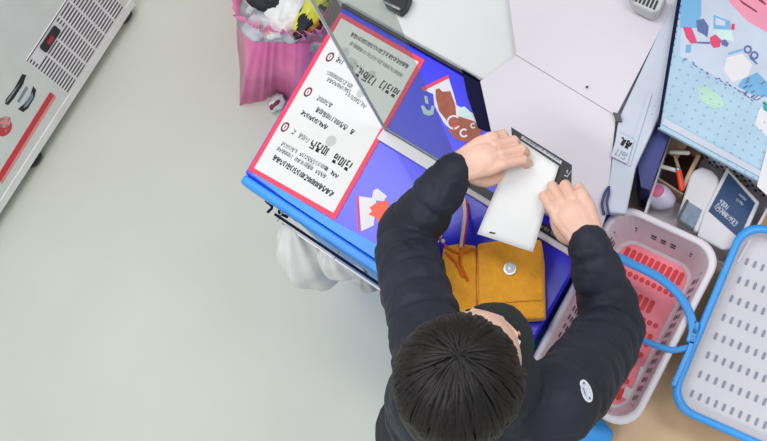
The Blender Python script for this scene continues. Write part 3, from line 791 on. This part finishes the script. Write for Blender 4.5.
# face mask
bm = NB()
def mfn(l): return 1+.06*max(0, .4-abs(l.x))
ell(bm, hp(0, .058, -.040), (.065, .076, .050), HF, 28, 0, mfn)
obj('face_mask', bm, 'mask_black', person, True)['label'] = 'black cloth face mask'
# hair
bm = NB()
def hairfn(l):
    cut = 1.0
    return 1+.05*noise.noise(l*3.2)+.03*noise.noise(l*9)
def hair_ok(l): return True
hc = hp(0, -.024, .022)
ell(bm, hc, (.086, .090, .092), HF, 40, 0, hairfn)
ell(bm, hp(0, -.045, -.03), (.080, .070, .080), HF, 30, 0, hairfn)
rh = random.Random(21)
for k in range(330):
    az = rh.uniform(0, 2*math.pi)
    front = math.cos(az) > .45     # az measured from the face direction
    pts = []; n = 9; reach = 1.15 if front else rh.uniform(1.9, 2.35)
    st = rh.uniform(.0, .9)*(.5 if front else 1); sw = rh.uniform(-.35, .35)
    for j in range(n):
        th = st+(reach-st)*j/(n-1); a = az+sw*j/(n-1)
        l = V((math.sin(a)*math.sin(th), math.cos(a)*math.sin(th), math.cos(th)))
        rr_ = 1.0+.012*math.sin(j*1.3+k)+rh.uniform(-.004, .010)
        q = hc+(hs*l.x*.087+hf*l.y*.091+hu*l.z*.093)*rr_
        pts.append(q)
    wd = rh.uniform(.0028, .0055)
    tube(bm, pts, [wd*x for x in (.5, .8, 1, 1, 1, 1, .9, .7, .3)], 6)
obj('hair', bm, 'hair', person, True)['label'] = 'short black hair'
# jacket: quilted, one surface
bm = NB()
def quilt(pts, n, rads, pitch_, depth, seg=24, flat=None):
    pa = catmull(pts, n); ra = lerpl(rads, n); acc = 0; rr2 = []
    for i in range(n+1):
        if i: acc += (pa[i]-pa[i-1]).length
        ph = (acc/pitch_) % 1; dd = min(ph, 1-ph)*pitch_
        rr2.append(ra[i]*(1-depth*math.exp(-(dd/.006)**2)+.35*depth*math.sin(math.pi*ph)))
    tube(bm, pa, rr2, seg, flat)
for sh, el_, wr, sd in ((shL, elL, wrL, -1), (shR, elR, wrR, 1)):
    cuff = wr+(el_-wr).normalized()*.020
    mid = (sh+el_)/2+V((sd*.012, 0, 0))
    quilt([neck0-Z*.05, sh, mid, el_, (el_+cuff)/2, cuff], 110, [.068, .066, .066, .063, .062, .060, .057, .051, .046, .041], .062, .085)
quilt([pel-Z*.05, (pel+chest)/2, chest+Z*.02, neck0-Z*.015], 90, [.15, .14, .135, .125, .09], .07, .045, 32, (Y, .70))
tube(bm, [neck0-Z*.02, neck0+Z*.045+V((0, .01, 0))], [.075, .068], 20)
j = obj('jacket', bm, ['jacket'], person, True); j['label'] = 'dark navy quilted puffer jacket'
rm = j.modifiers.new('remesh', 'REMESH'); rm.mode = 'VOXEL'; rm.voxel_size = .0042; rm.use_smooth_shade = True
sm = j.modifiers.new('smooth', 'SMOOTH'); sm.factor = .5; sm.iterations = 3
tex = bpy.data.textures.new('folds', 'CLOUDS'); tex.noise_scale = .045
dp = j.modifiers.new('folds', 'DISPLACE'); dp.texture = tex; dp.strength = .012; dp.mid_level = .5
# cuffs
for el_, wr in ((elL, wrL), (elR, wrR)):
    d = (el_-wr).normalized(); bm = NB(); tube(bm, [wr+d*.006, wr+d*.03], [.036, .039], 24); obj('cuff', bm, 'jacket', person, True)
# sleeve badge
bq = P(586, 391, 1.22)
bd = (CAM-bq).normalized(); sx = (P(592, 410, 1.22)-P(581, 374, 1.22)); sx = (sx-bd*sx.dot(bd)).normalized(); sy = bd.cross(sx)
def badge(c):
    bm = NB(); slab(bm, disc_pts(c, sx, sy, .0175, .0095, 28), bd, .002, 0)
    slab(bm, disc_pts(c+bd*.002, sx, sy, .0150, .0072, 28), bd, .0006, 1)
    for a_, b_ in ((-.0118, 0), (.0118, .0008)): slab(bm, disc_pts(c+bd*.0026+sx*a_+sy*b_, sx, sy, .0016, .0014, 10), bd, .0003, 2)
    slab(bm, [c+bd*.0026+sx*x+sy*y for x, y in ((-.006, -.0042), (.004, -.0050), (.008, -.0036), (.004, -.0040), (-.005, -.0032))], bd, .0003, 2)
    for x in (-.005, .001, .006): slab(bm, disc_pts(c+bd*.0026+sx*x+sy*.0022, sx, sy, .0019, .0022, 10), bd, .0003, 0)
    o = obj('badge', bm, ['paper', 'pale_blue_white', 'jacket'], person, recalc=False); o['label'] = 'oval white sleeve badge'
bpy.context.view_layer.update()
dg = bpy.context.evaluated_depsgraph_get(); je = j.evaluated_get(dg)
ok_, loc_, nor_, _i = je.ray_cast(je.matrix_world.inverted() @ CAM, ((bq-CAM).normalized()))
if ok_:
    bq = je.matrix_world @ loc_; bd = nor_.normalized(); sx = (sx-bd*sx.dot(bd)).normalized(); sy = bd.cross(sx); bq = bq-bd*.001
badge(bq)
# trousers and shoes
bm = NB()
for hip, kn, an, toe in hips: tube(bm, catmull([hip+Z*.06, kn, an+Z*.01], 16), lerpl([.098, .08, .066, .062, .058], 16), 18)
tube(bm, [pel-Z*.05, pel+Z*.06], [.145, .14], 24, (Y, .75))
o = obj('trousers', bm, 'trousers', person, True); rm = o.modifiers.new('remesh', 'REMESH'); rm.mode = 'VOXEL'; rm.voxel_size = .008; rm.use_smooth_shade = True
for hip, kn, an, toe in hips:
    bm = NB(); tube(bm, catmull([V((an.x, an.y-.035, .045)), V((an.x, an.y+.03, .05)), V((toe.x, toe.y, .04)), V((toe.x, toe.y+.045, .034))], 14), lerpl([.036, .044, .042, .03], 14), 16)
    for v in bm.verts: v.co.z = max(v.co.z, .001)
    obj('shoe', bm, 'shoe', person, True)

# ------------------------------------------------------------------ what the hands hold
zpz = 1.035
def sheet(name, corners, zs_, mt, thick, label, cat, nu=10, nv=14, bow=.004):
    a, b, c, d = [P(x, y, z) for (x, y), z in zip(corners, zs_)]       # tl tr br bl
    bm = NB(); g = []; 
    for s in (0, 1):
        gg = []
        for i in range(nv+1):
            r = []
            for k in range(nu+1):
                u, v = k/nu, i/nv; p = (a.lerp(b, u)).lerp(d.lerp(c, u), v); p = p+Z*(bow*math.sin(v*math.pi)*1.0+bow*.4*math.sin(u*6)*v-s*thick)
                r.append(bm.verts.new(p))
            gg.append(r)
        g.append(gg)
    for i in range(nv):
        for k in range(nu):
            bm.faces.new((g[0][i][k], g[0][i][k+1], g[0][i+1][k+1], g[0][i+1][k])); bm.faces.new((g[1][i][k], g[1][i+1][k], g[1][i+1][k+1], g[1][i][k+1]))
    edge_ = [(0, k) for k in range(nu+1)]+[(i, nu) for i in range(1, nv+1)]+[(nv, k) for k in range(nu-1, -1, -1)]+[(i, 0) for i in range(nv-1, 0, -1)]
    for q in range(len(edge_)):
        i, k = edge_[q]; i2, k2 = edge_[(q+1) % len(edge_)]; bm.faces.new((g[0][i][k], g[1][i][k], g[1][i2][k2], g[0][i2][k2]))
    return bm
bm = sheet('paper_sheet', [(518, 139), (559, 166), (533, 252), (477, 234)], (zpz, zpz, 1.0, 1.0), 'paper', .0008, '', '')
q = P(489, 233, 1.006); decal(bm, [q, q+X*.010-Y*.0+Y*.004, q+X*.010+Y*.007, q+Y*.003], 1)
tag(obj('paper_sheet', bm, ['paper', 'ink_bold'], None, True, recalc=False), 'blank white sheet of paper held between the two hands', 'paper')
bm = sheet('card', [(511, 127), (572, 165), (571, 196), (514, 160)], (zpz-.008,)*4, 'black', .0012, '', '', 6, 6, 0)
for f in bm.faces: f.material_index = 0
decal(bm, [P(x, y, zpz-.0076) for x, y in ((521, 138.5), (522, 135.5), (562, 161), (561, 164.5))][::1], 1)
ux = (P(565, 163, zpz)-P(520, 135, zpz)).normalized(); uy = Z.cross(ux)
glyphs(bm, P(523, 138.6, zpz-.0072), ux, uy, 16, (P(560, 162, zpz)-P(523, 138.6, zpz)).length, .0042, .0007, 2, 0, random.Random(6))
glyphs(bm, P(563, 175, zpz-.0075), ux, uy, 1, .010, .014, .002, 1, 0, random.Random(9))
tag(obj('black_card', bm, ['black', 'silver_grey', 'ink'], None, False, recalc=False), 'black card with a pale lettered stripe, held just behind the white paper', 'card')

# ------------------------------------------------------------------ plastic bags hanging at the azure side
t = thing('hanging_rail', 'thin dark and white rail with hooks along the azure cabinet front', 'rail', (-.85, .13, .78))
bm = NB(); tube(bm, [(-.93, .134, .80), (-.60, .134, .80)], .0032, 10); obj('dark_rail', bm, 'navy_dark', t, True)
bm = NB(); tube(bm, [(-.86, .126, .795), (-.60, .126, .795)], .0026, 10); obj('white_rail', bm, 'card_white', t, True)
for x in (-.92, -.76, -.61):
    bm = NB(); tube(bm, [(x, .15, .80), (x, .126, .797)], .0028, 8); obj('bracket', bm, 'silver', t, True)
for (a, b, c) in (((266, 201), (272, 207), (268, 212)), ((284, 206), (279, 212), (287, 217)), ((290, 214), (300, 217), (306, 221)), ((306, 219), (312, 226), (322, 234))):
    bm = NB(); tube(bm, catmull([P(*a, .79), P(*b, .795), P(*c, .79)], 10), .0032, 8); obj('hook', bm, 'navy_dark', t, True)
def hang_bag(top, bottom, w, bulge, seed, mt, label, zt_=.785, tail=1.0):
    """carrier bag: flattened sack between its hook point and its bottom, with pleats towards the gathered top"""
    tp_ = P(*top, zt_); bt = P(*bottom[0], bottom[1])
    bm = NB(); rings = []; n = 22; m_ = 44
    for i in range(n+1):
        v = i/n; c = tp_.lerp(bt, v); prof = (.16+.84*math.sin(min(1, v*1.5)*math.pi/2)) * (1-.25*max(0, v-.8)/.2) if v < 1 else .5
        ring = []
        for k in range(m_):
            a = 2*math.pi*k/m_
            pl_ = 1+.10*math.sin(a*9+seed)*(1-v)+.16*noise.noise(V((math.cos(a)*1.3, math.sin(a)*1.3, v*3+seed)))
            p = c+X*math.cos(a)*w*prof*pl_+Y*math.sin(a)*bulge*prof*pl_+Z*.012*noise.noise(V((a, v*4, seed)))
            p.y = min(p.y, .128)
            ring.append(p)
        rings.append(ring)
    vr = loft(bm, rings, [0]*n); bm.faces.new(vr[0][::-1]); bm.faces.new(vr[-1])
    bt_ = thing('plastic_bag', label, 'bag', tp_, 'plastic bags hanging at the cabinet front')
    obj('sack', bm, mt, bt_, True)
    bm = NB(); tube(bm, catmull([tp_+X*.012, tp_+X*.010+Z*.02, tp_-X*.010+Z*.02, tp_-X*.012], 12), .0025, 8); obj('bag_handle', bm, mt, bt_, True)
hang_bag((292, 218), ((322, 268), .50), .070, .085, 1.3, 'bag_white', 'largest white plastic bag, leftmost on the rail of the azure cabinet')
hang_bag((330, 243), ((350, 262), .62), .055, .055, 4.1, 'bag_white', 'narrower white plastic bag, middle one on the rail')
hang_bag((362, 270), ((374, 277), .70), .034, .040, 7.7, 'bag_grey', 'small greyish crumpled plastic bag beside the dark sleeve')

# ------------------------------------------------------------------ waste bin bag in pink film with its rubbish
t = thing('pink_bin_bag', 'pink plastic bin bag full of rubbish standing left of the poster', 'bag', (-1.33, .6, 0))
def pring(px, z, seed, amp, per=10):
    w_ = [P(x, y, z) for x, y in px]; out = []; n = len(w_); c = sum(w_, V())/n
    for i in range(n):
        for k in range(per):
            p = w_[i].lerp(w_[(i+1) % n], k/per); d = (p-c); q = i*per+k
            p = p+d.normalized()*amp*(noise.noise(V((q*.45, z*5, seed)))*1.2+.5*math.sin(q*1.15+seed))
            out.append(V((min(p.x, -1.083), p.y, max(.003, z+(.25*amp*math.sin(q*.9) if z > .3 else 0)))))
    return out
ra_ = pring([(240, 105), (262, 101), (277, 93), (297, 106), (335, 60), (325, -60), (235, -40)], .003, 2, .005)
rb_ = pring([(248, 70), (265, 70), (279, 68), (299, 75), (332, 50), (328, -60), (238, -40)], .22, 2, .006)
rc_ = pring([(256, 36), (268, 38), (280, 40), (300, 43), (330, 42), (330, -60), (240, -40)], .42, 2, .006)
rd_ = pring([(247, 24), (260, 31), (280, 35), (302, 37), (324, 36), (330, -60), (230, -40)], .49, 3, .014)
re_ = pring([(234, 14), (254, 25), (280, 32), (302, 34), (319, 30), (330, -60), (222, -40)], .55, 5, .013)
bm = NB(); vr = loft(bm, [ra_, rb_, rc_], [0]*2); bm.faces.new(vr[0][::-1]); o = obj('sack', bm, 'pink_film', t, True)
sol = o.modifiers.new('solid', 'SOLIDIFY'); sol.thickness = .002
bm = NB(); loft(bm, [rc_, rd_, re_], [0]*2); o = obj('collar', bm, 'pink_film_thin', t, True)
sol = o.modifiers.new('solid', 'SOLIDIFY'); sol.thickness = .0015
o['label'] = 'thin see-through pink collar'
def wrapper(px, z, r, mts, seed, label, name='food_wrapper', cat='wrapper', fr=None, amt=.28):
    bm = NB(); ell(bm, P(*px, z), r, fr, 40, 0, crumple_fn(seed, amt, 1.5))
    if len(mts) > 1:
        bm.faces.ensure_lookup_table()
        for f in bm.faces:
            if noise.noise(f.calc_center_median()*28+V((seed, 0, 0))) > .12: f.material_index = 1
    o = obj(name, bm, mts, None, True); tag(o, label, cat, 'rubbish in the pink bag' if cat == 'wrapper' else None)
    return o
wrapper((290, 10), .50, (.075, .095, .045), ['bag_white'], 2, 'crumpled white wrapper in the middle of the pink bag')
wrapper((313, 12), .53, (.026, .085, .035), ['yellow', 'dark_fabric'], 3, 'yellow and black snack wrapper at the right of the pink bag')
wrapper((261, 17), .50, (.070, .060, .030), ['clear_wrap', 'ink_soft'], 5, 'clear greyish film wrapper at the left of the pink bag')
wrapper((262, -1), .53, (.065, .030, .030), ['dark_fabric'], 6, 'dark crumpled wrapper at the top edge, in the pink bag', amt=.3)
wrapper((273, 26), .49, (.055, .045, .03), ['clear_wrap', 'pink_print'], 8, 'pale pinkish wrapper at the front of the pink bag')
# filling so that the bag is not hollow
bm = NB(); prism(bm, [v for v in pring([(262, 34), (272, 35), (282, 37), (300, 40), (326, 40), (326, -50), (246, -36)], .43, 2, .004)], .36, .45); 
tag(obj('rubbish_heap', bm, 'clear_wrap', None, True), 'loose pale film rubbish filling the pink bag', 'rubbish', None, 'stuff')
wrapper((277, 103), .022, (.022, .032, .02), ['bag_white', 'ink_red'], 12, 'little white and dark red wrapper on the floor between pink bag and poster', cat='small wrapper')

# ------------------------------------------------------------------ light: shop ceiling with tube panels, bright surroundings
def area(loc, sx_, sy_, e, col=(1, 1, 1), rot=(0, 0, 0)):
    d = bpy.data.lights.new('ceiling_light', 'AREA'); d.shape = 'RECTANGLE'; d.size = sx_; d.size_y = sy_; d.energy = e; d.color = col
    o = bpy.data.objects.new('ceiling_light', d); C.objects.link(o); o.location = loc; o.rotation_euler = rot; return o
area((-1.5, .6, 3.1), 1.4, .5, 22); area((.6, .9, 3.1), 1.2, .5, 17, (.95, .97, 1)); area((-.9, -1.2, 3.1), 1.6, .6, 34)
w = bpy.data.worlds.new('world'); sc.world = w; w.use_nodes = True
w.node_tree.nodes['Background'].inputs[0].default_value = (.95, .98, 1, 1); w.node_tree.nodes['Background'].inputs[1].default_value = .62
